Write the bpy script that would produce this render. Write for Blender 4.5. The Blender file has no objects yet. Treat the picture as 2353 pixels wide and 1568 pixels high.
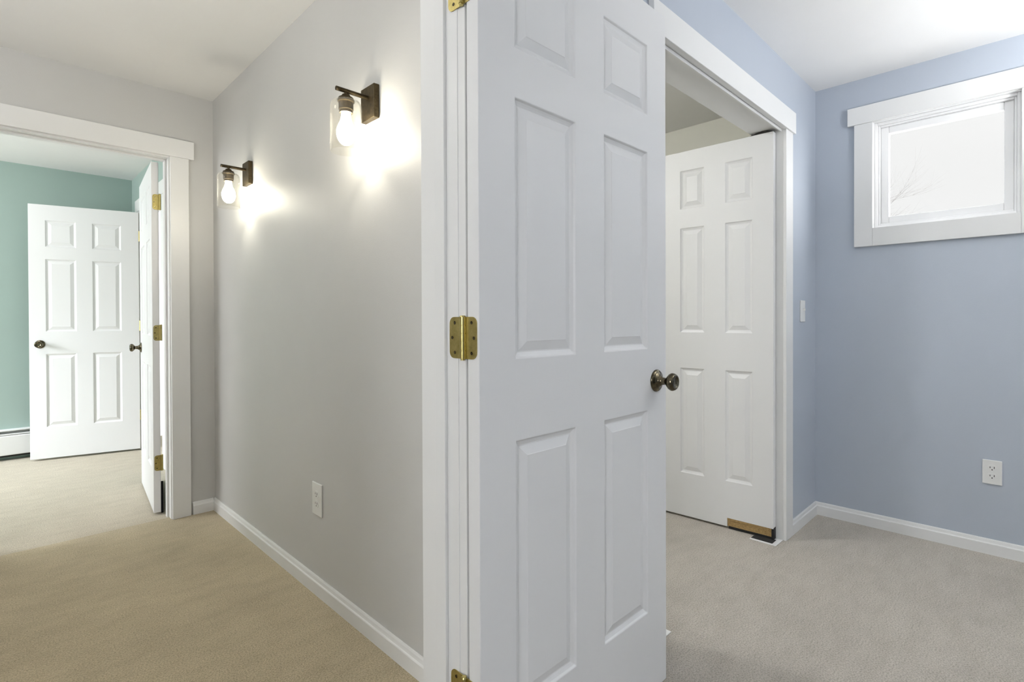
import bpy, bmesh, math, random
from mathutils import Vector, Matrix
C = bpy.context.scene.collection
S = bpy.context.scene

# ------------------------------------------------------------------ camera
cam_d = bpy.data.cameras.new('camera')
cam = bpy.data.objects.new('camera', cam_d); C.objects.link(cam)
F = Vector((0.70450678, 0.70965947, -0.00732345))
R = Vector((0.70965571, -0.70453969, -0.0035503))
U = Vector((0.00767917, 0.00269592, 0.99996688))
M = Matrix(((R.x, U.x, -F.x, 0), (R.y, U.y, -F.y, 0), (R.z, U.z, -F.z, 1.1226), (0, 0, 0, 1)))
cam.matrix_world = M
cam_d.sensor_fit = 'HORIZONTAL'; cam_d.sensor_width = 36.0
cam_d.lens = 1213.36 / 2353 * 36.0
cam_d.shift_y = -(784.0 - 744.54) / 2353
cam_d.clip_start = 0.02; cam_d.clip_end = 200
S.camera = cam

# ------------------------------------------------------------------ world and exposure
w = bpy.data.worlds.new('overcast_sky'); S.world = w; w.use_nodes = True
bg = w.node_tree.nodes['Background']
bg.inputs[0].default_value = (0.97, 0.975, 0.98, 1); bg.inputs[1].default_value = 1.12
S.view_settings.view_transform = 'Standard'; S.view_settings.look = 'None'
S.view_settings.exposure = 0.0; S.view_settings.gamma = 1.0
S.view_settings.use_curve_mapping = False

def area(name, loc, target, sx, sy, power, col):
    d = bpy.data.lights.new(name, 'AREA'); d.shape = 'RECTANGLE'; d.size = sx; d.size_y = sy
    d.energy = power; d.color = col
    o = bpy.data.objects.new(name, d); C.objects.link(o)
    o.location = loc
    o.rotation_euler = (Vector(target) - Vector(loc)).to_track_quat('-Z', 'Y').to_euler()
    return o
# light output of every source in one place
P = dict(west=20, seen=60, green=56, green2=11, bulb=85, hall_fill=9, blue_fill=2, closet_fill=114, up_blue=55, up_hall=39, green_fill=33, sky=1.4)
# overcast sky, with an added brighter side towards -y, out of view, for window light
wn = w.node_tree
tcw = wn.nodes.new('ShaderNodeTexCoord'); sep = wn.nodes.new('ShaderNodeSeparateXYZ')
mr = wn.nodes.new('ShaderNodeMapRange'); mr.interpolation_type = 'SMOOTHSTEP'
mr.inputs['From Min'].default_value = 0.05; mr.inputs['From Max'].default_value = -0.75
mr.inputs['To Min'].default_value = P['sky']; mr.inputs['To Max'].default_value = P['sky'] * 10.0
wn.links.new(tcw.outputs['Generated'], sep.inputs[0]); wn.links.new(sep.outputs['Y'], mr.inputs['Value'])
wn.links.new(mr.outputs[0], bg.inputs[1])
# area lamps standing in for window daylight; the unseen west one is added fill
area('fill_west_window', (-2.25, -0.7, 1.5), (2.0, 0.2, 1.1), 0.95, 1.15, P['west'], (0.95, 0.97, 1.0))
area('daylight_seen_window', (4.9, -2.7, 2.15), (3.25, 0.75, 1.75), 2.0, 1.6, P['seen'], (0.93, 0.965, 1.0))
area('daylight_green_room_window', (-2.62, 4.95, 1.45), (0.3, 4.95, 0.2), 1.4, 1.4, P['green'], (0.955, 0.955, 1.0))
L2 = area('daylight_green_room_floor', (-2.62, 5.25, 1.7), (0.35, 5.25, 0.0), 0.9, 0.7, P['green2'], (0.86, 0.92, 1.0))
L2.data.spread = math.radians(50)

# ------------------------------------------------------------------ materials
def nm(name, base, rough=0.5, metal=0.0, spec=0.5):
    m = bpy.data.materials.new(name); m.use_nodes = True
    b = m.node_tree.nodes['Principled BSDF']
    b.inputs['Base Color'].default_value = (*base, 1)
    b.inputs['Roughness'].default_value = rough
    b.inputs['Metallic'].default_value = metal
    b.inputs['Specular IOR Level'].default_value = spec
    return m, m.node_tree, b
def bump(nt, b, height_socket, strength, dist):
    bp = nt.nodes.new('ShaderNodeBump'); bp.inputs['Strength'].default_value = strength
    bp.inputs['Distance'].default_value = dist
    nt.links.new(height_socket, bp.inputs['Height']); nt.links.new(bp.outputs[0], b.inputs['Normal'])
def coord(nt, scale=(1, 1, 1)):
    t = nt.nodes.new('ShaderNodeTexCoord'); mp = nt.nodes.new('ShaderNodeMapping')
    mp.inputs['Scale'].default_value = scale
    nt.links.new(t.outputs['Object'], mp.inputs[0]); return mp.outputs[0]
def noise(nt, vec, scale, detail=3, rough=0.5):
    n = nt.nodes.new('ShaderNodeTexNoise'); n.inputs['Scale'].default_value = scale
    n.inputs['Detail'].default_value = detail; n.inputs['Roughness'].default_value = rough
    nt.links.new(vec, n.inputs['Vector']); return n.outputs['Fac']
def ramp(nt, fac, stops):
    r = nt.nodes.new('ShaderNodeValToRGB'); e = r.color_ramp.elements
    while len(e) > 1: e.remove(e[0])
    e[0].position = stops[0][0]; e[0].color = (*stops[0][1], 1)
    for p, c in stops[1:]:
        x = e.new(p); x.color = (*c, 1)
    nt.links.new(fac, r.inputs[0]); return r.outputs[0]
def painted_wall(name, col, rough=0.55, spec=0.4):
    m, nt, b = nm(name, col, rough, 0, spec)
    v = coord(nt)
    c = ramp(nt, noise(nt, v, 1.3, 4), [(0.3, tuple(x * 0.97 for x in col)), (0.7, tuple(min(1, x * 1.03) for x in col))])
    nt.links.new(c, b.inputs['Base Color'])
    bump(nt, b, noise(nt, v, 260, 3, 0.6), 0.18, 0.002)
    return m
MAT = {}
MAT['hall'] = painted_wall('grey_hall_paint', (0.565, 0.56, 0.545), 0.5)
MAT['cream'] = painted_wall('cream_closet_paint', (0.80, 0.79, 0.72), 0.6)
MAT['blue'] = painted_wall('pale_blue_paint', (0.46, 0.505, 0.575), 0.42)
MAT['green'] = painted_wall('sage_green_paint', (0.355, 0.455, 0.415), 0.5)
MAT['ceiling'] = painted_wall('white_ceiling_paint', (0.86, 0.855, 0.845), 0.9, 0.1)
def trim_mat(name, col, rough, grain=False):
    m, nt, b = nm(name, col, rough, 0, 0.45)
    v = coord(nt, (60, 60, 3) if grain else (1, 1, 1))
    bump(nt, b, noise(nt, v, 4 if grain else 90, 4, 0.6), 0.10 if grain else 0.06, 0.001)
    return m
MAT['trim'] = trim_mat('white_trim_paint', (0.80, 0.80, 0.79), 0.38)
MAT['door'] = trim_mat('white_moulded_door_paint', (0.80, 0.80, 0.80), 0.42, True)
MAT['vinyl'] = nm('white_window_vinyl', (0.92, 0.92, 0.92), 0.45)[0]
MAT['plastic'] = trim_mat('white_switch_plastic', (0.82, 0.82, 0.80), 0.3)
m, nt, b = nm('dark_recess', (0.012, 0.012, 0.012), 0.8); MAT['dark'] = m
m, nt, b = nm('black_metal', (0.03, 0.028, 0.026), 0.45, 0.6); MAT['black'] = m
def metal(name, c1, c2, rough):
    m, nt, b = nm(name, c1, rough, 1.0)
    v = coord(nt)
    nt.links.new(ramp(nt, noise(nt, v, 70, 5, 0.7), [(0.35, c1), (0.7, c2)]), b.inputs['Base Color'])
    return m
MAT['brass'] = metal('aged_brass', (0.44, 0.36, 0.13), (0.58, 0.49, 0.20), 0.32)
MAT['knob'] = metal('antique_bronze', (0.055, 0.047, 0.032), (0.22, 0.185, 0.12), 0.17)
MAT['bronze'] = metal('oiled_bronze', (0.055, 0.042, 0.025), (0.11, 0.085, 0.05), 0.5)
# carpets: tan in the hall, grey-beige in the blue room, the tan paled by painted daylight beyond the hall end doorway
def carpet(name, col, var=0.10):
    m, nt, b = nm(name, col, 0.95, 0, 0.1)
    v = coord(nt)
    big = noise(nt, v, 2.2, 5, 0.6)
    mid = noise(nt, coord(nt, (1.0, 2.4, 1.0)), 7, 4, 0.65)
    pile = noise(nt, v, 190, 3, 0.75)
    k = lambda f: tuple(min(1, x * f) for x in col)
    c1 = ramp(nt, big, [(0.30, k(1 - var)), (0.5, k(1.0)), (0.72, k(1 + var))])
    c3 = ramp(nt, mid, [(0.32, (0.90, 0.895, 0.885)), (0.6, (1.0, 1.0, 1.0))])
    c2 = ramp(nt, pile, [(0.36, (0.58, 0.57, 0.55)), (0.58, (1.0, 1.0, 1.0))])
    last = c1
    for c in (c2, c3):
        mx = nt.nodes.new('ShaderNodeMix'); mx.data_type = 'RGBA'; mx.blend_type = 'MULTIPLY'; mx.inputs[0].default_value = 1
        nt.links.new(last, mx.inputs[6]); nt.links.new(c, mx.inputs[7]); last = mx.outputs[2]
    nt.links.new(last, b.inputs['Base Color'])
    b.inputs['Sheen Weight'].default_value = 0.15
    add = nt.nodes.new('ShaderNodeMath'); add.operation = 'ADD'
    nt.links.new(pile, add.inputs[0]); nt.links.new(mid, add.inputs[1])
    bump(nt, b, add.outputs[0], 0.6, 0.008)
    return m
MAT['carpet_hall'] = carpet('tan_carpet', (0.585, 0.495, 0.335), 0.13)
MAT['carpet'] = carpet('grey_beige_carpet', (0.57, 0.525, 0.46), 0.08)
MAT['carpet_far'] = carpet('daylit_tan_carpet', (0.64, 0.575, 0.455), 0.05)
# raw wood
m, nt, b = nm('raw_pine', (0.45, 0.28, 0.1), 0.75)
v = coord(nt, (30, 4, 60))
nt.links.new(ramp(nt, noise(nt, v, 3, 5, 0.7), [(0.3, (0.20, 0.12, 0.045)), (0.6, (0.42, 0.28, 0.11)), (0.8, (0.55, 0.40, 0.18))]), b.inputs['Base Color'])
MAT['wood'] = m
m, nt, b = nm('bark', (0.17, 0.16, 0.155), 0.9); v = coord(nt)
bump(nt, b, noise(nt, v, 30), 0.5, 0.01); MAT['bark'] = m
m, nt, b = nm('bounce_ground', (0.88, 0.89, 0.90), 0.9); v = coord(nt)
bump(nt, b, noise(nt, v, 10), 0.5, 0.02); MAT['bounce_ground'] = m
# thin clear glass: see-through sheet with a Fresnel reflection
def glass(name, tint, rough):
    m = bpy.data.materials.new(name); m.use_nodes = True; nt = m.node_tree
    nt.nodes.remove(nt.nodes['Principled BSDF']); out = nt.nodes['Material Output']
    tr = nt.nodes.new('ShaderNodeBsdfTransparent'); tr.inputs[0].default_value = (*tint, 1)
    gl = nt.nodes.new('ShaderNodeBsdfGlossy'); gl.inputs['Roughness'].default_value = rough
    fr = nt.nodes.new('ShaderNodeLayerWeight'); fr.inputs['Blend'].default_value = 0.5
    pw = nt.nodes.new('ShaderNodeMath'); pw.operation = 'POWER'; pw.inputs[1].default_value = 4.0
    ml = nt.nodes.new('ShaderNodeMath'); ml.operation = 'MULTIPLY_ADD'; ml.inputs[1].default_value = 0.6; ml.inputs[2].default_value = 0.035
    nt.links.new(fr.outputs['Facing'], pw.inputs[0]); nt.links.new(pw.outputs[0], ml.inputs[0])
    mi = nt.nodes.new('ShaderNodeMixShader')
    nt.links.new(ml.outputs[0], mi.inputs[0]); nt.links.new(tr.outputs[0], mi.inputs[1])
    nt.links.new(gl.outputs[0], mi.inputs[2]); nt.links.new(mi.outputs[0], out.inputs[0])
    return m
MAT['glass'] = glass('clear_shade_glass', (0.985, 0.98, 0.96), 0.05)
nt = MAT['glass'].node_tree      # the edge of real glass gathers light: a little cream scatter where it is seen edge-on
gl = next(n for n in nt.nodes if n.type == 'BSDF_GLOSSY'); mi = next(n for n in nt.nodes if n.type == 'MIX_SHADER')
tl = nt.nodes.new('ShaderNodeBsdfTranslucent'); tl.inputs[0].default_value = (0.95, 0.92, 0.84, 1)
m2 = nt.nodes.new('ShaderNodeMixShader'); m2.inputs[0].default_value = 0.035
nt.links.new(gl.outputs[0], m2.inputs[1]); nt.links.new(tl.outputs[0], m2.inputs[2]); nt.links.new(m2.outputs[0], mi.inputs[2])
MAT['pane'] = glass('window_pane_glass', (0.83, 0.83, 0.825), 0.02)
def emit(name, col, s):
    m, nt, b = nm(name, (0.9, 0.9, 0.88), 0.4)
    b.inputs['Emission Color'].default_value = (*col, 1); b.inputs['Emission Strength'].default_value = s
    return m
MAT['bulb'] = emit('lit_bulb', (1.0, 0.945, 0.81), P['bulb'])
MAT['fillglow'] = emit('hall_fill_glow', (1.0, 0.96, 0.88), P['hall_fill'])  # glow of the unseen ceiling lamps added as fill
MAT['fillglow_cool'] = emit('blue_fill_glow', (1.0, 0.985, 0.96), P['blue_fill'])
MAT['fillglow_green'] = emit('green_fill_glow', (1.0, 0.965, 0.975), P['green_fill'])
MAT['fillglow_closet'] = emit('closet_fill_glow', (0.97, 0.98, 1.0), P['closet_fill'])

# ------------------------------------------------------------------ helpers
def obj(name, bm, mat, parent=None, smooth=False, bevel=0.0, seg=2):
    bmesh.ops.recalc_face_normals(bm, faces=bm.faces[:])
    me = bpy.data.meshes.new(name); bm.to_mesh(me); bm.free()
    if mat: me.materials.append(MAT[mat])
    o = bpy.data.objects.new(name, me); C.objects.link(o)
    if smooth:
        for p in me.polygons: p.use_smooth = True
    if parent: o.parent = parent
    if bevel:
        md = o.modifiers.new('bevel', 'BEVEL'); md.width = bevel; md.segments = seg
        md.limit_method = 'ANGLE'; md.angle_limit = math.radians(50)
    return o
def box(bm, x0, x1, y0, y1, z0, z1):
    vs = [bm.verts.new((x, y, z)) for x in (x0, x1) for y in (y0, y1) for z in (z0, z1)]
    for f in ((0, 1, 3, 2), (4, 6, 7, 5), (0, 4, 5, 1), (2, 3, 7, 6), (0, 2, 6, 4), (1, 5, 7, 3)):
        bm.faces.new([vs[i] for i in f])
def bxs(*bs):
    bm = bmesh.new()
    for q in bs: box(bm, *q)
    return bm
def empty(name, loc=(0, 0, 0), rz=0.0):
    o = bpy.data.objects.new(name, None); C.objects.link(o)
    o.location = loc; o.rotation_euler = (0, 0, rz); o.empty_display_size = 0.1
    return o
def tag(o, label, cat, group=None, kind=None):
    o['label'] = label; o['category'] = cat
    if group: o['group'] = group
    if kind: o['kind'] = kind
    return o
def st(o, label, cat): return tag(o, label, cat, None, 'structure')
def lathe(bm, prof, center=(0, 0, 0), axis='z', n=40):
    """prof: list of (radius, height along axis)"""
    cx, cy, cz = center; rings = []
    for r, h in prof:
        ring = []
        for i in range(n):
            a = 2 * math.pi * i / n; u, v = r * math.cos(a), r * math.sin(a)
            if axis == 'z': p = (cx + u, cy + v, cz + h)
            elif axis == 'y': p = (cx + u, cy + h, cz + v)
            else: p = (cx + h, cy + u, cz + v)
            ring.append(bm.verts.new(p))
        rings.append(ring)
    for a, b2 in zip(rings, rings[1:]):
        for i in range(n): bm.faces.new((a[i], a[(i + 1) % n], b2[(i + 1) % n], b2[i]))
    return rings
def cap(bm, ring): bm.faces.new(ring)
def tube(bm, p0, p1, r0, r1=None, n=12):
    r1 = r0 if r1 is None else r1
    p0, p1 = Vector(p0), Vector(p1); d = (p1 - p0).normalized()
    a = d.orthogonal().normalized(); b2 = d.cross(a)
    A = [bm.verts.new(p0 + (a * math.cos(t) + b2 * math.sin(t)) * r0) for t in [2 * math.pi * i / n for i in range(n)]]
    B = [bm.verts.new(p1 + (a * math.cos(t) + b2 * math.sin(t)) * r1) for t in [2 * math.pi * i / n for i in range(n)]]
    for i in range(n): bm.faces.new((A[i], A[(i + 1) % n], B[(i + 1) % n], B[i]))
    bm.faces.new(A); bm.faces.new(B)
def extrude_profile(bm, prof, p0, p1, nrm):
    """prof: list of (out, z); swept from p0 to p1 (xy), 'out' along nrm"""
    n = Vector((nrm[0], nrm[1], 0))
    A = [bm.verts.new(Vector((p0[0], p0[1], z)) + n * o) for o, z in prof]
    B = [bm.verts.new(Vector((p1[0], p1[1], z)) + n * o) for o, z in prof]
    k = len(prof)
    for i in range(k): bm.faces.new((A[i], A[(i + 1) % k], B[(i + 1) % k], B[i]))
    bm.faces.new(A); bm.faces.new(B)

HC = 2.4262; XS = 0.956; YL = 3.479; XW = 3.380; YC = 0.927

# ------------------------------------------------------------------ shell
st(obj('floor', bxs((-2.9, 3.5, -2.5, 0.965, -0.12, 0.0), (1.061, 3.5, 0.965, 3.52, -0.12, 0.0)), 'carpet'), 'grey-beige cut-pile carpet of the blue room and its closet', 'floor')
st(obj('floor_hall', bxs((-2.9, 1.061, 0.965, 3.52, -0.12, 0.0)), 'carpet_hall'), 'tan cut-pile carpet of the hall', 'floor')
st(obj('floor_green', bxs((-2.9, 3.5, 3.52, 6.1, -0.12, 0.0)), 'carpet_far'), 'tan carpet of the green room, daylight put into its paler colour', 'floor')
st(obj('ceiling', bxs((-2.9, 3.5, -2.5, 6.1, HC, HC + 0.12)), 'ceiling'), 'flat white ceiling over all the rooms', 'ceiling')
st(obj('wall_sconce', bxs((XS, XS + 0.105, 1.06, YL + 0.11, 0, HC)), 'hall'), 'long pale grey hall wall carrying the two glass sconces', 'wall')
# partition between blue room and hall / closet (faces -y)
BD0, BD1 = -0.062, 0.736   # bedroom doorway rough opening
CD0, CD1 = 1.624, 2.868    # closet rough opening
YB = 1.012
st(obj('wall_partition', bxs(
    (-2.3, BD0, YC, YB, 0, HC), (BD0, BD1, YC, YB, 2.075, HC), (BD1, 1.066, YC, YB, 0, HC),
    (1.061, CD0, YC, 1.064, 0, HC), (CD0, CD1, YC, 1.064, 2.1, HC), (CD1, XW, YC, 1.064, 0, HC)), 'blue'),
   'pale blue wall with the closet opening, meeting the window wall', 'wall')
st(obj('wall_hall_front', bxs((-2.3, BD0, YB, YB + 0.012, 0, HC), (BD0, BD1, YB, YB + 0.012, 2.075, HC), (BD1, XS, YB, YB + 0.012, 0, HC)), 'hall'),
   'hall side of the partition beside the open doorway', 'wall')
st(obj('wall_closet_front', bxs((1.062, CD0, 1.064, 1.072, 0, HC), (CD0, CD1, 1.064, 1.072, 2.1, HC), (CD1, XW, 1.064, 1.072, 0, HC)), 'cream'),
   'inner face of the closet front wall above its opening', 'wall')
# window wall (x = XW) with hole
WY0, WY1, WZ0, WZ1 = 0.062, 0.660, 1.597, 2.188
st(obj('wall_window', bxs((XW, XW + 0.12, -2.5, WY0, 0, HC), (XW, XW + 0.12, WY1, 1.064, 0, HC),
                          (XW, XW + 0.12, WY0, WY1, 0, WZ0), (XW, XW + 0.12, WY0, WY1, WZ1, HC)), 'blue'),
   'pale blue wall with the small high window', 'wall')
st(obj('wall_closet_right', bxs((XW, XW + 0.12, 1.064, 3.0, 0, HC)), 'cream'), 'cream wall inside the closet, seen above its door', 'wall')
st(obj('wall_closet_back', bxs((1.061, XW, 2.55, 2.65, 0, HC)), 'cream'), 'cream back wall of the closet', 'wall')
st(obj('wall_closet_left', bxs((1.061, 1.069, 1.072, 2.55, 0, HC)), 'cream'), 'cream left wall of the closet', 'wall')
# hall far wall (y = YL) with doorway
LD0, LD1 = -0.052, 0.745
st(obj('wall_hall_end', bxs((-1.4, LD0, YL, YL + 0.11, 0, HC), (LD0, LD1, YL, YL + 0.11, 2.06, HC), (LD1, XS, YL, YL + 0.11, 0, HC)), 'hall'),
   'beige-grey wall at the end of the hall with an open doorway', 'wall')
st(obj('wall_hall_left', bxs((-1.5, -1.4, YB + 0.012, YL + 0.11, 0, HC)), 'hall'), 'left wall of the hall', 'wall')
# green room
GY0 = YL + 0.11
GD0, GD1 = 4.752, 5.560
st(obj('wall_green_front', bxs((-2.8, LD0, GY0, GY0 + 0.012, 0, HC), (LD0, LD1, GY0, GY0 + 0.012, 2.06, HC), (LD1, XS, GY0, GY0 + 0.012, 0, HC)), 'green'),
   'green room side of the hall end wall', 'wall')
st(obj('wall_green_back', bxs((-2.8, XS + 0.11, 5.95, 6.05, 0, HC)), 'green'), 'sage green wall at the back of the far room', 'wall')
st(obj('wall_green_right', bxs((XS, XS + 0.11, GY0, GD0, 0, HC), (XS, XS + 0.11, GD1, 5.95, 0, HC), (XS, XS + 0.11, GD0, GD1, 2.085, HC)), 'green'),
   'sage green wall behind the two open doors', 'wall')
st(obj('wall_green_left', bxs((-2.8, -2.7, GY0, 4.0, 0, HC), (-2.8, -2.7, 5.7, 5.95, 0, HC), (-2.8, -2.7, 4.0, 5.7, 0, 0.7), (-2.8, -2.7, 4.0, 5.7, 2.2, HC)), 'green'),
   'sage green wall with the daylight window of the far room', 'wall')
st(obj('wall_bath', bxs((1.75, 1.85, GY0 + 0.1, 5.95, 0, HC)), 'cream'), 'cream wall of the space behind the far six-panel door', 'wall')
# blue room rear and left walls, the left with an added window opening
st(obj('wall_rear', bxs((-2.3, XW, -2.5, -2.4, 0, HC)), 'blue'),
   'pale blue wall behind the camera', 'wall')
st(obj('wall_left', bxs((-2.4, -2.3, -2.5, -1.2, 0, HC), (-2.4, -2.3, -0.2, YB, 0, HC), (-2.4, -2.3, -1.2, -0.2, 0, 0.9), (-2.4, -2.3, -1.2, -0.2, 2.1, HC)), 'blue'),
   'pale blue wall left of the camera with the added window opening', 'wall')

# ------------------------------------------------------------------ baseboards
BP = [(0.0005, 0.0), (0.014, 0.0), (0.014, 0.050), (0.0125, 0.053), (0.0095, 0.055), (0.0085, 0.060), (0.0075, 0.067), (0.005, 0.072), (0.0005, 0.072)]
def baseboard(name, p0, p1, n, label):
    bm = bmesh.new(); extrude_profile(bm, BP, p0, p1, n)
    return st(obj(name, bm, 'trim'), label, 'baseboard')
baseboard('baseboard_sconce', (XS, YB + 0.014), (XS, YL), (-1, 0), 'white baseboard under the sconces along the long grey wall')
baseboard('baseboard_hall_end', (0.836, YL), (XS - 0.012, YL), (0, -1), 'short white baseboard between the hall end door casing and the corner')
baseboard('baseboard_right', (XW, -2.4), (XW, YC), (-1, 0), 'long white baseboard under the window')
baseboard('baseboard_closet', (2.953, YC), (XW - 0.012, YC), (0, -1), 'short white baseboard between closet casing and corner')
baseboard('baseboard_green', (XS, GY0 + 0.02), (XS, 4.66), (-1, 0), 'white baseboard behind the first open door of the far room')

# ------------------------------------------------------------------ door casings and jambs
def cased(name, label, cat='door frame'):
    return st(empty(name), label, cat)
# bedroom doorway (only its right jamb is seen)
t = cased('trim_1', 'white jamb and casing of the doorway beside the brass hinges')
obj('jamb', bxs((0.7185, 0.736, 0.888, 1.023, 0, 2.05), (-0.062, -0.0445, 0.888, 1.023, 0, 2.05), (-0.062, 0.736, 0.888, 1.023, 2.05, 2.068)), 'trim', t, bevel=0.001)
obj('stop', bxs((0.7105, 0.7185, 0.926, 0.962, 0, 2.042), (-0.0445, -0.0365, 0.926, 0.962, 0, 2.042), (-0.0445, 0.7185, 0.926, 0.962, 2.042, 2.05)), 'trim', t, bevel=0.0015)
obj('casing', bxs((0.7205, 0.800, 0.8645, YC, 0, 2.058), (-0.126, -0.050, 0.8645, YC, 0, 2.058), (-0.150, 0.824, 0.8625, YC, 2.058, 2.16)), 'trim', t, bevel=0.0015)
# closet opening
t = cased('trim_2', 'white casing and head of the closet opening on the blue wall')
obj('casing', bxs((2.850, 2.951, 0.912, YC, 0, 2.079)), 'trim', t, bevel=0.002)
obj('casing', bxs((1.570, 1.648, 0.912, YC, 0, 2.079)), 'trim', t, bevel=0.002)
obj('head_casing', bxs((1.562, 2.976, 0.905, YC, 2.079, 2.186)), 'trim', t, bevel=0.002)
obj('jamb', bxs((2.852, 2.868, YC, 1.078, 0, 2.083), (1.624, 1.640, YC, 1.078, 0, 2.083)), 'trim', t, bevel=0.001)
obj('head_jamb', bxs((1.624, 2.868, YC, 1.080, 2.083, 2.100)), 'trim', t, bevel=0.001)
obj('track', bxs((1.640, 2.852, 0.9345, 0.942, 2.069, 2.083)), 'trim', t, bevel=0.001)
# hall end doorway
t = cased('trim_3', 'white casing of the doorway at the hall end, right side and head')
obj('casing', bxs((0.734, 0.826, 3.462, YL, 0, 2.052), (-0.133, -0.041, 3.462, YL, 0, 2.052)), 'trim', t, bevel=0.002)
obj('head_casing', bxs((-0.16, 0.853, 3.459, YL, 2.052, 2.153)), 'trim', t, bevel=0.002)
obj('jamb', bxs((0.729, 0.745, YL, 3.602, 0, 2.045), (-0.052, -0.036, YL, 3.602, 0, 2.045), (-0.052, 0.745, YL, 3.602, 2.045, 2.06)), 'trim', t, bevel=0.001)
obj('stop', bxs((0.719, 0.729, 3.528, 3.562, 0, 2.036), (-0.036, -0.026, 3.528, 3.562, 0, 2.036), (-0.036, 0.729, 3.528, 3.562, 2.036, 2.045)), 'trim', t, bevel=0.0015)
# doorway in the green room's right wall
t = cased('trim_4', 'white casing in the green wall behind the far six-panel door')
obj('casing', bxs((0.941, XS, 5.566, 5.668, 0, 2.085), (0.941, XS, 4.662, 4.755, 0, 2.085)), 'trim', t, bevel=0.002)
obj('head_casing', bxs((0.938, XS, 4.62, 5.712, 2.085, 2.190)), 'trim', t, bevel=0.002)
obj('jamb', bxs((XS, XS + 0.11, 5.548, 5.560, 0, 2.075), (XS, XS + 0.11, 4.752, 4.764, 0, 2.075), (XS, XS + 0.11, 4.752, 5.560, 2.075, 2.085)), 'trim', t)

# ------------------------------------------------------------------ six-panel doors
RINGS = [(0.0, 0.0), (0.0035, 0.0050), (0.0080, 0.0072), (0.0130, 0.0092), (0.0160, 0.0092), (0.0365, 0.0024), (0.0380, 0.0014)]
def door_face(bm, w_, z0, z1, cols, rows, y, s, x_end=None):
    xs_ = [0] + [c for col in cols for c in col] + [w_]
    zs_ = [z0] + [c for row in rows for c in row] + [z1]
    for i in range(len(xs_) - 1):
        for j in range(len(zs_) - 1):
            a, b2, c, d = xs_[i], xs_[i + 1], zs_[j], zs_[j + 1]
            if i % 2 == 1 and j % 2 == 1:
                prev = None
                for ins, dep in RINGS:
                    ring = [bm.verts.new(p) for p in ((a + ins, y + s * dep, c + ins), (b2 - ins, y + s * dep, c + ins), (b2 - ins, y + s * dep, d - ins), (a + ins, y + s * dep, d - ins))]
                    if prev:
                        for k in range(4): bm.faces.new((prev[k], prev[(k + 1) % 4], ring[(k + 1) % 4], ring[k]))
                    prev = ring
                bm.faces.new(prev)
            else:
                bm.faces.new([bm.verts.new(p) for p in ((a, y, c), (b2, y, c), (b2, y, d), (a, y, d))])
def door_slab(w_, z0, z1, t_, cols, rows):
    """hinge edge at x=0, width along +x, front face y=0, back y=t_"""
    bm = bmesh.new()
    door_face(bm, w_, z0, z1, cols, rows, 0.0, 1)
    door_face(bm, w_, z0, z1, cols, rows, t_, -1)
    for xx in (0, w_):
        zs_ = [z0] + [c for row in rows for c in row] + [z1]
        for j in range(len(zs_) - 1):
            bm.faces.new([bm.verts.new(p) for p in ((xx, 0, zs_[j]), (xx, t_, zs_[j]), (xx, t_, zs_[j + 1]), (xx, 0, zs_[j + 1]))])
    for zz in (z0, z1):
        xs_ = [0] + [c for col in cols for c in col] + [w_]
        for j in range(len(xs_) - 1):
            bm.faces.new([bm.verts.new(p) for p in ((xs_[j], 0, zz), (xs_[j], t_, zz), (xs_[j + 1], t_, zz), (xs_[j + 1], 0, zz))])
    bmesh.ops.remove_doubles(bm, verts=bm.verts[:], dist=1e-5)
    return bm
def rounded_leaf(bm, side, wdt, h, th, r, x, y0, z):
    """plate in the yz plane at x (thickness toward -x), from y0 toward side*y, outer corners rounded"""
    pts = [(0, -h / 2)]
    for k in range(7):
        a = -math.pi / 2 + k * math.pi / 12; pts.append((wdt - r + r * math.cos(a), -h / 2 + r + r * math.sin(a)))
    for k in range(7):
        a = k * math.pi / 12; pts.append((wdt - r + r * math.cos(a), h / 2 - r + r * math.sin(a)))
    pts.append((0, h / 2))
    A = [bm.verts.new((x, y0 + side * u, z + v_)) for u, v_ in pts]
    B = [bm.verts.new((x - th, y0 + side * u, z + v_)) for u, v_ in pts]
    bm.faces.new(A); bm.faces.new(B)
    for k in range(len(A)): bm.faces.new((A[k], A[(k + 1) % len(A)], B[(k + 1) % len(A)], B[k]))
def hinge(parent, px_, py, z, x_plate, leafs, H=0.089, pr=0.0062, rx=None, screws=True):
    """leafs: list of (side, y0, width) in the plane x = x_plate facing -x, in parent space"""
    hb = bmesh.new()
    k = 5; gap = 0.0008
    for i in range(k):
        a = z - H / 2 + i * H / k + gap; b2 = z - H / 2 + (i + 1) * H / k - gap
        tube(hb, (px_, py, a), (px_, py, b2), pr, pr, 20)
    tube(hb, (px_, py, z - H / 2 - 0.003), (px_, py, z + H / 2 + 0.002), pr * 0.72, pr * 0.72, 16)
    tube(hb, (px_, py, z + H / 2), (px_, py, z + H / 2 + 0.003), pr * 1.05, pr * 0.8, 20)
    h = obj('hinge', hb, 'brass', parent)
    for side, y0, wd in leafs:
        lb = bmesh.new(); rounded_leaf(lb, side, wd, H, 0.0018, 0.0145, x_plate, y0, z)
        lf = obj('leaf', lb, 'brass', h)
        if screws:
            for u, v_ in ((wd * 0.62, H * 0.36), (wd * 0.80, 0.0), (wd * 0.62, -H * 0.36)):
                sb = bmesh.new()
                rg = lathe(sb, [(0.0036, -0.0020), (0.0036, -0.0024), (0.0022, -0.00245), (0.0012, -0.0021)], (x_plate, y0 + side * u, z + v_), 'x', 14)
                cap(sb, rg[-1]); 
                obj('screw', sb, 'knob', h)
    return h
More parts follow.
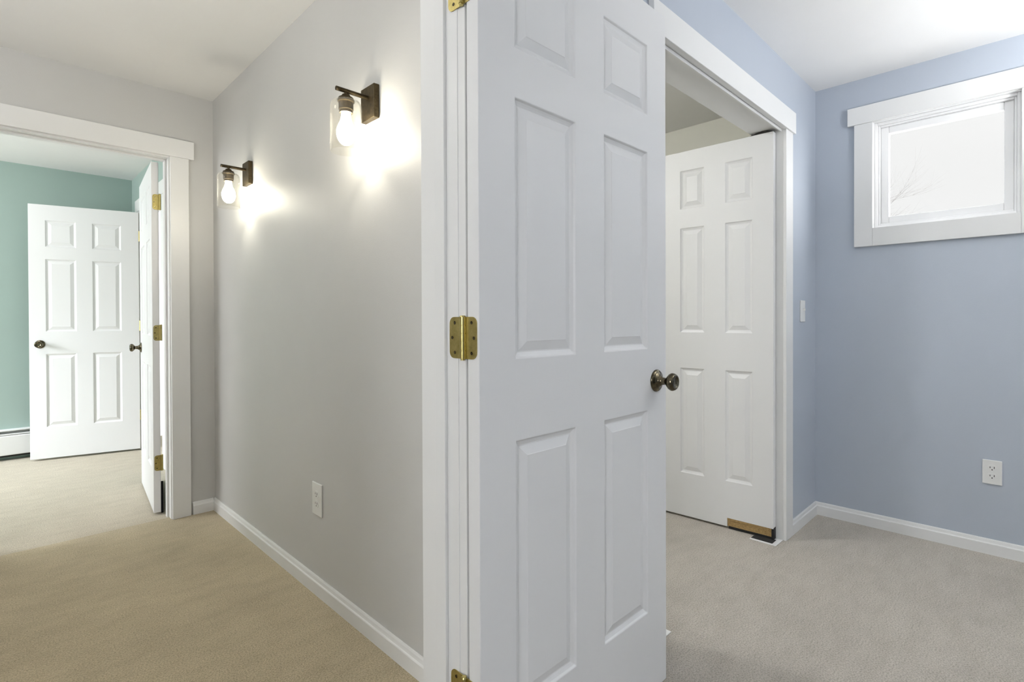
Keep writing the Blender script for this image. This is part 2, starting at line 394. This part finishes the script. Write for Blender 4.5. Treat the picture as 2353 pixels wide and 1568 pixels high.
KP = [(0.0, 0.0), (0.0335, 0.0), (0.0335, 0.002), (0.0318, 0.005), (0.028, 0.0075), (0.0235, 0.0085), (0.0225, 0.010), (0.0165, 0.0125), (0.0155, 0.016), (0.0115, 0.020),
      (0.0105, 0.034), (0.013, 0.037), (0.018, 0.040), (0.0235, 0.0455), (0.0262, 0.051), (0.0262, 0.055), (0.0238, 0.0605), (0.0222, 0.0625), (0.0180, 0.0645), (0.0165, 0.0635), (0.010, 0.0605), (0.0, 0.060)]
def knob(parent, x, y, z, s, label=None):
    """knob with rosette, axis along s*y"""
    split = 9
    bm = bmesh.new(); lathe(bm, [(max(r, 1e-4), s * h) for r, h in KP[:split]], (x, y, z), 'y', 36)
    ro = obj('rosette', bm, 'knob', parent, smooth=True)
    bm = bmesh.new(); lathe(bm, [(max(r, 1e-4), s * h) for r, h in KP[split - 1:]], (x, y, z), 'y', 36)
    kn = obj('knob', bm, 'knob', parent, smooth=True)
    return ro, kn

COLS = [(0.107, 0.319), (0.440, 0.656)]
ROWS = [(0.258, 0.855), (1.037, 1.612), (1.722, 1.925)]
# door_1: the near door, swung fully open against the closet wall
d1 = st(empty('door_1', (0.718, 0.8194, 0)), 'large white six-panel door in the foreground, standing wide open', 'door')
obj('slab', door_slab(0.762, 0.013, 2.047, 0.0365, COLS, ROWS), 'door', d1, bevel=0.0016, seg=2)
for z in (0.317, 1.085, 1.834):
    hinge(d1, -0.0050, 0.0472, z, -0.0003, [(-1, 0.0472, 0.0415), (1, 0.0472, 0.0480)])
knob(d1, 0.705, 0.0, 0.939, -1)
knob(d1, 0.705, 0.0365, 0.939, 1)

# door_2: first open door of the far room (hinged on the hall end doorway)
a2 = math.radians(90 - 5.4)
d2 = st(empty('door_2', (0.713, 3.612, 0), a2), 'white door swung open into the green room, seen nearly edge-on', 'door')
# local frame: +x runs along the door away from the hinge, +y is the face toward the left
bm = door_slab(0.758, 0.013, 2.043, 0.035, [(0.107, 0.319), (0.440, 0.652)], ROWS)
bmesh.ops.translate(bm, verts=bm.verts[:], vec=(0.003, 0.006, 0))
obj('slab', bm, 'door', d2, bevel=0.0016)
for z in (0.300, 1.055, 1.812):
    hb = bmesh.new(); tube(hb, (-0.001, 0.0, z - 0.0445), (-0.001, 0.0, z + 0.0445), 0.0062, 0.0062, 16)
    tube(hb, (-0.001, 0.0, z + 0.0445), (-0.001, 0.0, z + 0.048), 0.0068, 0.005, 16)
    h = obj('hinge', hb, 'brass', d2)
    lb = bmesh.new(); rounded_leaf(lb, 1, 0.033, 0.089, 0.0016, 0.0135, 0.003, 0.003, z); obj('leaf', lb, 'brass', h)
    for u, v_ in ((0.024, 0.030), (0.029, 0), (0.024, -0.030)):
        sb = bmesh.new(); rg = lathe(sb, [(0.0032, -0.0018), (0.0030, -0.0024), (0.001, -0.0021)], (0.003, u, z + v_), 'x', 12); cap(sb, rg[-1]); obj('screw', sb, 'knob', h)
knob(d2, 0.700, 0.041, 0.945, 1)
knob(d2, 0.700, 0.006, 0.945, -1)

# door_3: second far door, six panels facing the camera
a3 = math.radians(180 - 13.4)
d3 = st(empty('door_3', (0.948, 5.575, 0), a3), 'white six-panel door standing open before the green back wall', 'door')
bm = door_slab(0.722, 0.016, 2.066, 0.035, [(0.125, 0.318), (0.425, 0.618)], [(0.268, 0.860), (1.042, 1.628), (1.728, 1.942)])
bmesh.ops.translate(bm, verts=bm.verts[:], vec=(0.004, 0.006, 0))
obj('slab', bm, 'door', d3, bevel=0.0016)
for z in (0.310, 1.085, 1.860):
    hb = bmesh.new(); tube(hb, (-0.002, 0.040, z - 0.0445), (-0.002, 0.040, z + 0.0445), 0.0066, 0.0066, 16)
    h = obj('hinge', hb, 'brass', d3)
    obj('leaf', bxs((0.002, 0.0042, 0.008, 0.040, z - 0.0445, z + 0.0445)), 'brass', h, bevel=0.001)
    obj('leaf', bxs((-0.018, -0.003, 0.036, 0.0385, z - 0.0445, z + 0.0445)), 'brass', h, bevel=0.001)
knob(d3, 0.660, 0.041, 0.940, 1)

# door_4: closet door with a damaged bottom corner
# local: +x along the door from the near end, face toward -x world
ang = math.atan2(0.61, -0.026)
d4 = st(empty('door_4', (2.8125, 0.961, 0), ang), 'narrow white six-panel closet door with a broken bottom corner showing raw wood', 'door')
bm = door_slab(0.610, 0.012, 2.069, 0.035, [(0.102, 0.241), (0.357, 0.494)], [(0.256, 0.848), (1.050, 1.637), (1.745, 1.960)])
bmesh.ops.translate(bm, verts=bm.verts[:], vec=(0, -0.035, 0))
slab = obj('slab', bm, 'door', d4, bevel=0.0016)
# notch: cut the lower near corner away
cut = obj('cut', bxs((-0.02, 0.232, -0.06, 0.02, -0.02, 0.0585)), None)
cut.parent = d4
bo = slab.modifiers.new('notch', 'BOOLEAN'); bo.object = cut; bo.operation = 'DIFFERENCE'; bo.solver = 'EXACT'
dg = bpy.context.evaluated_depsgraph_get(); dg.update()
me = bpy.data.meshes.new_from_object(slab.evaluated_get(dg)); slab.modifiers.clear(); slab.data = me
bpy.data.objects.remove(cut, do_unlink=True)
o = obj('exposed_wood', bxs((0.010, 0.232, -0.030, -0.0050, 0.0150, 0.0470), (0.010, 0.232, -0.033, -0.0015, 0.0470, 0.0585)), 'wood', d4, bevel=0.0008); o['label'] = 'raw brown wood where the corner skin is missing'
o = obj('pivot_and_gap_shade', bxs((-0.001, 0.010, -0.034, -0.001, 0.002, 0.0625), (0.010, 0.225, -0.030, -0.0045, 0.002, 0.0150)), 'dark', d4); o['label'] = 'black metal pivot, with a dark strip for the shade under the wood'  # pivot, plus a black strip painting the shade under the wood
bm = bmesh.new()
pts = [(0.0, 2.0695), (0.012, 2.0745), (0.03, 2.080), (0.055, 2.0825), (0.085, 2.079), (0.118, 2.0700)]
A = [bm.verts.new((x, -0.004, z)) for x, z in pts]; B = [bm.verts.new((x, 0.0 - 0.031, z)) for x, z in pts]
bm.faces.new(A); bm.faces.new(B)
for k in range(len(A)): bm.faces.new((A[k], A[(k + 1) % len(A)], B[(k + 1) % len(A)], B[k]))
o = obj('top_gap_shade', bm, 'black', d4); o['label'] = 'black shape put in for the shaded gap above the door'  # black shape standing for the shade in the gap over the door

# ------------------------------------------------------------------ windows
w1 = st(empty('window_1'), 'small high window with white casing in the blue wall', 'window')
obj('casing', bxs((XW - 0.017, XW, 0.648, 0.733, 1.513, 2.176)), 'trim', w1, bevel=0.0015)
obj('casing', bxs((XW - 0.017, XW, -0.012, 0.074, 1.513, 2.176)), 'trim', w1, bevel=0.0015)
obj('bottom_casing', bxs((XW - 0.017, XW, 0.0742, 0.6478, 1.513, 1.609)), 'trim', w1, bevel=0.0015)
obj('head_casing', bxs((XW - 0.021, XW, -0.045, 0.764, 2.1765, 2.271)), 'trim', w1, bevel=0.0015)
def frame(y0, y1, z0, z1, wd, xa, xb, wb_=None):
    wb_ = wd if wb_ is None else wb_
    return bxs((xa, xb, y0, y0 + wd, z0, z1), (xa, xb, y1 - wd, y1, z0, z1), (xa, xb, y0 + wd, y1 - wd, z0, z0 + wb_), (xa, xb, y0 + wd, y1 - wd, z1 - wd, z1))
obj('liner', frame(0.062, 0.660, 1.597, 2.188, 0.0135, XW + 0.0005, XW + 0.12), 'vinyl', w1, bevel=0.001)
obj('frame', frame(0.0755, 0.6465, 1.6105, 2.1745, 0.014, XW + 0.022, XW + 0.115), 'vinyl', w1, bevel=0.0025)
obj('stop', frame(0.0895, 0.6325, 1.6245, 2.1605, 0.010, XW + 0.036, XW + 0.11), 'vinyl', w1, bevel=0.0025)
sash = obj('sash', frame(0.0995, 0.6225, 1.6345, 2.1505, 0.036, XW + 0.050, XW + 0.085), 'vinyl', w1, bevel=0.004)
obj('pane', bxs((XW + 0.066, XW + 0.069, 0.130, 0.592, 1.665, 2.120)), 'pane', sash)
def plain_window(name, ax, pos, a0, a1, z0, z1, label):
    """frame in a wall plane; ax = 'x' or 'y' is the wall normal"""
    bm = bmesh.new(); t_ = 0.05
    def q(u0, u1, v0, v1):
        if ax == 'y': box(bm, u0, u1, pos - 0.03, pos + 0.03, v0, v1)
        else: box(bm, pos - 0.03, pos + 0.03, u0, u1, v0, v1)
    q(a0, a0 + t_, z0, z1); q(a1 - t_, a1, z0, z1); q(a0 + t_, a1 - t_, z0, z0 + t_); q(a0 + t_, a1 - t_, z1 - t_, z1)
    mid = (a0 + a1) / 2; q(mid - 0.025, mid + 0.025, z0 + t_, z1 - t_)
    return st(obj(name, bm, 'vinyl', bevel=0.003), label, 'window')
plain_window('added_window_2', 'x', -2.35, -1.2, -0.2, 0.9, 2.1, 'unseen white window added left of the camera')  # unseen window added for the west fill light
plain_window('window_3', 'x', -2.75, 4.0, 5.7, 0.7, 2.2, 'white window of the green room')

# ------------------------------------------------------------------ wall sconces
def make_sconce(y, label):
    s = tag(empty('wall_sconce_lamp', (XS, y, 1.872)), label, 'wall lamp', 'wall sconces along the hall')
    ax = -0.100
    obj('backplate', bxs((-0.021, -0.0005, -0.045, 0.045, -0.057, 0.058)), 'bronze', s, bevel=0.002)
    bm = bmesh.new(); tube(bm, (-0.021, 0, 0.019), (-0.135, 0, 0.019), 0.0072, 0.0072, 16)
    obj('arm', bm, 'bronze', s)
    bm = bmesh.new()
    lathe(bm, [(0.0001, 0.020), (0.0055, 0.020), (0.0055, 0.008), (0.0125, 0.006), (0.0155, 0.000), (0.0165, -0.002), (0.0245, -0.005), (0.0262, -0.010), (0.0262, -0.0125), (0.0001, -0.0125)], (ax, 0, 0), 'z', 36)
    obj('canopy', bm, 'bronze', s, smooth=False)
    bm = bmesh.new()
    lathe(bm, [(0.0001, -0.0125), (0.0270, -0.0125), (0.0275, -0.018), (0.0238, -0.0215), (0.0238, -0.044), (0.0215, -0.047), (0.0215, -0.055), (0.0001, -0.055)], (ax, 0, 0), 'z', 36)
    obj('socket', bm, 'bronze', s)
    bm = bmesh.new()
    pr = [(0.0285, -0.0135), (0.036, -0.0145), (0.0445, -0.019), (0.0495, -0.027), (0.0515, -0.038), (0.0515, -0.184)]
    inner = [(r - 0.0026, h if i else h - 0.0026) for i, (r, h) in enumerate(pr)]
    inner = [(0.0285, -0.0165), (0.036, -0.0172), (0.043, -0.0210), (0.0472, -0.0285), (0.0490, -0.039), (0.0490, -0.184)]
    rg = lathe(bm, pr + inner[::-1] + [pr[0]], (ax, 0, 0), 'z', 56)
    bmesh.ops.remove_doubles(bm, verts=bm.verts[:], dist=1e-6)
    obj('glass_shade', bm, 'glass', s, smooth=True)
    bm = bmesh.new()
    lathe(bm, [(0.0140, -0.052), (0.0150, -0.066), (0.0185, -0.082), (0.0250, -0.096), (0.0295, -0.108), (0.0310, -0.120), (0.0300, -0.132), (0.0262, -0.144), (0.0195, -0.154), (0.0105, -0.1605), (0.0001, -0.163)], (ax, 0, 0), 'z', 32)
    o = obj('bulb', bm, 'bulb', s, smooth=True)
    return s
make_sconce(1.647, 'bronze wall sconce with lit bulb in clear glass, the nearer and larger one')
make_sconce(2.862, 'bronze wall sconce with lit bulb in clear glass, the farther one near the corner')

# ------------------------------------------------------------------ outlets, switch, thermostat
def outlet(x, y, z, rz, W, H, label):
    o = tag(empty('electrical_outlet', (x, y, z), rz), label, 'electrical outlet', 'wall outlets')
    # local: plate faces -x
    obj('cover_plate', bxs((-0.006, -0.0003, -W / 2, W / 2, -H / 2, H / 2)), 'plastic', o, bevel=0.002)
    for dz in (0.0195, -0.0195):
        bm = bmesh.new(); n = 24; ring = []
        for i in range(n):
            a = 2 * math.pi * i / n; yy = 0.0172 * math.cos(a); zz = max(-0.0142, min(0.0142, 0.0172 * math.sin(a)))
            ring.append((yy, zz))
        A = [bm.verts.new((-0.0078, u, dz + v_)) for u, v_ in ring]; B = [bm.verts.new((-0.005, u, dz + v_)) for u, v_ in ring]
        bm.faces.new(A); bm.faces.new(B)
        for i in range(n): bm.faces.new((A[i], A[(i + 1) % n], B[(i + 1) % n], B[i]))
        r_ = obj('receptacle', bm, 'plastic', o)
        sb = bxs((-0.0081, -0.0070, -0.0085, -0.0060, dz - 0.001, dz + 0.008), (-0.0081, -0.0070, 0.0060, 0.0085, dz + 0.000, dz + 0.0075))
        tube(sb, (-0.0081, 0, dz - 0.0070), (-0.0070, 0, dz - 0.0070), 0.0026, 0.0026, 12)
        obj('slots', sb, 'dark', r_)
    sb = bmesh.new(); tube(sb, (-0.0070, 0, 0), (-0.0058, 0, 0), 0.0030, 0.0030, 14); obj('screw', sb, 'plastic', o)
    return o
outlet(XS, 2.096, 0.391, 0, 0.086, 0.132, 'white wall outlet low on the grey wall under the sconces')
outlet(XW, 0.171, 0.3915, 0, 0.070, 0.114, 'white wall outlet low on the blue wall under the window')
s = tag(empty('light_switch', (3.142, YC, 1.165)), 'white light switch on the blue wall right of the closet opening', 'light switch')
obj('cover_plate', bxs((-0.036, 0.036, -0.006, -0.0003, -0.058, 0.058)), 'plastic', s, bevel=0.002)
obj('toggle', bxs((-0.005, 0.005, -0.017, -0.005, 0.002, 0.014)), 'plastic', s, bevel=0.001)
th = tag(empty('thermostat', (XS, 4.58, 1.555)), 'small round white wall thermostat glimpsed beside the open green room door', 'thermostat')
bm = bmesh.new(); lathe(bm, [(0.042, -0.0005), (0.042, -0.014), (0.038, -0.018), (0.024, -0.019), (0.022, -0.016), (0.0001, -0.016)], (0, 0, 0), 'x', 36)
obj('housing', bm, 'plastic', th)
bm = bmesh.new(); lathe(bm, [(0.0001, -0.0165), (0.020, -0.0165), (0.020, -0.0155)], (0, 0, 0), 'x', 30); obj('dial', bm, 'black', th)

# ------------------------------------------------------------------ floor guides of the closet doors
def floor_plate(x0, x1, y0, y1, label, slot=True):
    o = tag(empty('floor_guide', ((x0 + x1) / 2, (y0 + y1) / 2, 0)), label, 'floor guide', 'closet door floor guides')
    hx, hy = (x1 - x0) / 2, (y1 - y0) / 2
    obj('plate', bxs((-hx, hx, -hy, hy, 0.0005, 0.0035)), 'trim', o, bevel=0.0008)
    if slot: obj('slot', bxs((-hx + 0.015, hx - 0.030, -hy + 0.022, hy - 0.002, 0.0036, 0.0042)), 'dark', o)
    return o
floor_plate(2.748, 2.851, 0.928, 1.056, 'white floor guide plate under the broken corner of the closet door')
floor_plate(1.645, 1.730, 0.938, 1.040, 'white floor guide corner peeking out beside the foreground door', False)
tag(obj('dark_strip', bxs((0.7125, 0.7225, 3.634, 3.642, 0.001, 0.185)), 'dark'), 'black strip standing in the gap at the foot of the hinge jamb', 'draught strip')  # plain dark upright box in the gap beside the hinge jamb

# ------------------------------------------------------------------ baseboard heater
hh = tag(empty('baseboard_heater', (-0.6, 5.95, 0)), 'long white hot-water baseboard heater along the green back wall', 'heater')
bm = bmesh.new()
extrude_profile(bm, [(0.0005, 0.04), (0.006, 0.04), (0.006, 0.232), (0.030, 0.238), (0.052, 0.236), (0.054, 0.243), (0.0005, 0.248)], (-1.4, 0), (1.52, 0), (0, -1))
obj('back_panel', bm, 'trim', hh)
bm = bmesh.new()
extrude_profile(bm, [(0.062, 0.050), (0.067, 0.045), (0.070, 0.050), (0.070, 0.196), (0.066, 0.202), (0.062, 0.198)], (-1.4, 0), (1.52, 0), (0, -1))
obj('front_cover', bm, 'trim', hh)
bm = bmesh.new(); extrude_profile(bm, [(0.052, 0.209), (0.064, 0.206), (0.066, 0.212), (0.054, 0.216)], (-1.4, 0), (1.52, 0), (0, -1)); obj('damper', bm, 'trim', hh)
obj('fin_pipe', bxs((-1.38, 1.50, -0.056, -0.012, 0.030, 0.190)), 'dark', hh)

# ------------------------------------------------------------------ unseen ceiling lamps added as fill light
def fill_ceiling_lamp(x, y, r, glow, label):
    o = tag(empty('fill_ceiling_lamp', (x, y, HC)), label, 'fill lamp')
    bm = bmesh.new(); lathe(bm, [(0.0001, -0.001), (r * 1.08, -0.001), (r * 1.08, -0.030), (r * 1.0, -0.034)], (0, 0, 0), 'z', 40); obj('base', bm, 'bronze', o)
    bm = bmesh.new(); lathe(bm, [(r * 1.0, -0.033), (r * 0.98, -0.055), (r * 0.85, -0.080), (r * 0.6, -0.098), (r * 0.3, -0.107), (0.0001, -0.110)], (0, 0, 0), 'z', 40)
    obj('fill_diffuser', bm, glow, o, smooth=True)
fill_ceiling_lamp(-0.50, 2.10, 0.17, 'fillglow', 'round flush ceiling lamp added unseen to fill the hall, left of the sconces')
fill_ceiling_lamp(-0.55, 4.65, 0.18, 'fillglow_green', 'round flush ceiling lamp added unseen to fill the green room, left of the view')
fill_ceiling_lamp(1.95, -0.95, 0.20, 'fillglow_cool', 'round flush ceiling lamp added unseen to fill the blue room, behind the camera')
fill_ceiling_lamp(1.27, 2.25, 0.12, 'fillglow_closet', 'small round ceiling lamp added unseen to fill the closet')

# ------------------------------------------------------------------ unseen floor lamps added to brighten the ceilings
def fill_uplighter(x, y, power, col, label):
    o = tag(empty('fill_floor_lamp', (x, y, 0)), label, 'fill floor lamp')
    bm = bmesh.new(); lathe(bm, [(0.0001, 0.0005), (0.14, 0.0005), (0.14, 0.015), (0.03, 0.03), (0.0001, 0.03)], (0, 0, 0), 'z', 36); obj('base', bm, 'bronze', o)
    bm = bmesh.new(); tube(bm, (0, 0, 0.028), (0, 0, 1.64), 0.012, 0.012, 16); obj('fill_pole', bm, 'bronze', o)
    bm = bmesh.new(); lathe(bm, [(0.0001, 1.64), (0.04, 1.645), (0.12, 1.67), (0.19, 1.72), (0.188, 1.722), (0.12, 1.675), (0.04, 1.65), (0.0001, 1.65)], (0, 0, 0), 'z', 36); obj('fill_bowl', bm, 'bronze', o)
    L = area('fill_uplight', (x, y, 1.74), (x, y, 3), 0.30, 0.30, power, col); L.data.shape = 'DISK'
fill_uplighter(2.5, -0.85, P['up_blue'], (0.97, 0.985, 1.0), 'unseen floor lamp added to fill the blue room behind the camera')
fill_uplighter(-1.05, 1.75, P['up_hall'], (0.97, 0.985, 1.0), 'unseen floor lamp added to fill the hall, left of the view')

# ------------------------------------------------------------------ bare tree outside the small window
st(obj('ground', bxs((3.6, 40, -25, 20, -3.1, -3.0)), 'bounce_ground'), 'ground outside, whitened to bounce light up through the window', 'ground')  # unseen ground made white as an added reflector for the ceiling
rnd = random.Random(11)
tr = tag(empty('bare_tree', (20.0, 4.9, -3.0)), 'bare leafless tree faint outside the small high window', 'tree')
bm = bmesh.new()
tube(bm, (0, 0, 0), (0.05, -0.1, 3.2), 0.16, 0.12, 12); tube(bm, (0.05, -0.1, 3.15), (-0.05, 0.0, 7.2), 0.12, 0.07, 12)
tube(bm, (-0.05, 0, 7.15), (0.0, 0.05, 11.0), 0.07, 0.02, 10)
obj('trunk', bm, 'bark', tr, smooth=True)
def branch(bm, p, d, L, r, depth):
    n = 4; pts = [p]
    for i in range(n):
        d = (d + Vector((rnd.uniform(-.16, .16), rnd.uniform(-.16, .16), rnd.uniform(-.08, .16)))).normalized()
        q = pts[-1] + d * L / n
        tube(bm, pts[-1], q, r * (1 - i / n * 0.6), r * (1 - (i + 1) / n * 0.6), 6); pts.append(q)
        if depth > 0:
            for _ in range(2):
                dd = (d + Vector((rnd.uniform(-.7, .7), rnd.uniform(-.7, .7), rnd.uniform(-.3, .7)))).normalized()
                branch(bm, q, dd, L * 0.55, r * 0.42, depth - 1)
for (z, dy, dz, L) in ((4.9, -1, 0.16, 1.30), (5.2, -1, 0.26, 1.45), (4.6, -1, 0.10, 1.1), (5.4, 1, 0.5, 1.7), (6.4, 0.6, 0.8, 1.5), (7.4, 0.2, 0.9, 1.2)):
    bm = bmesh.new(); branch(bm, Vector((0, 0, z + 2.3)), Vector((rnd.uniform(-.2, .2), dy, dz)).normalized(), L * 1.25, 0.007, 2)
    obj('branch', bm, 'bark', tr)
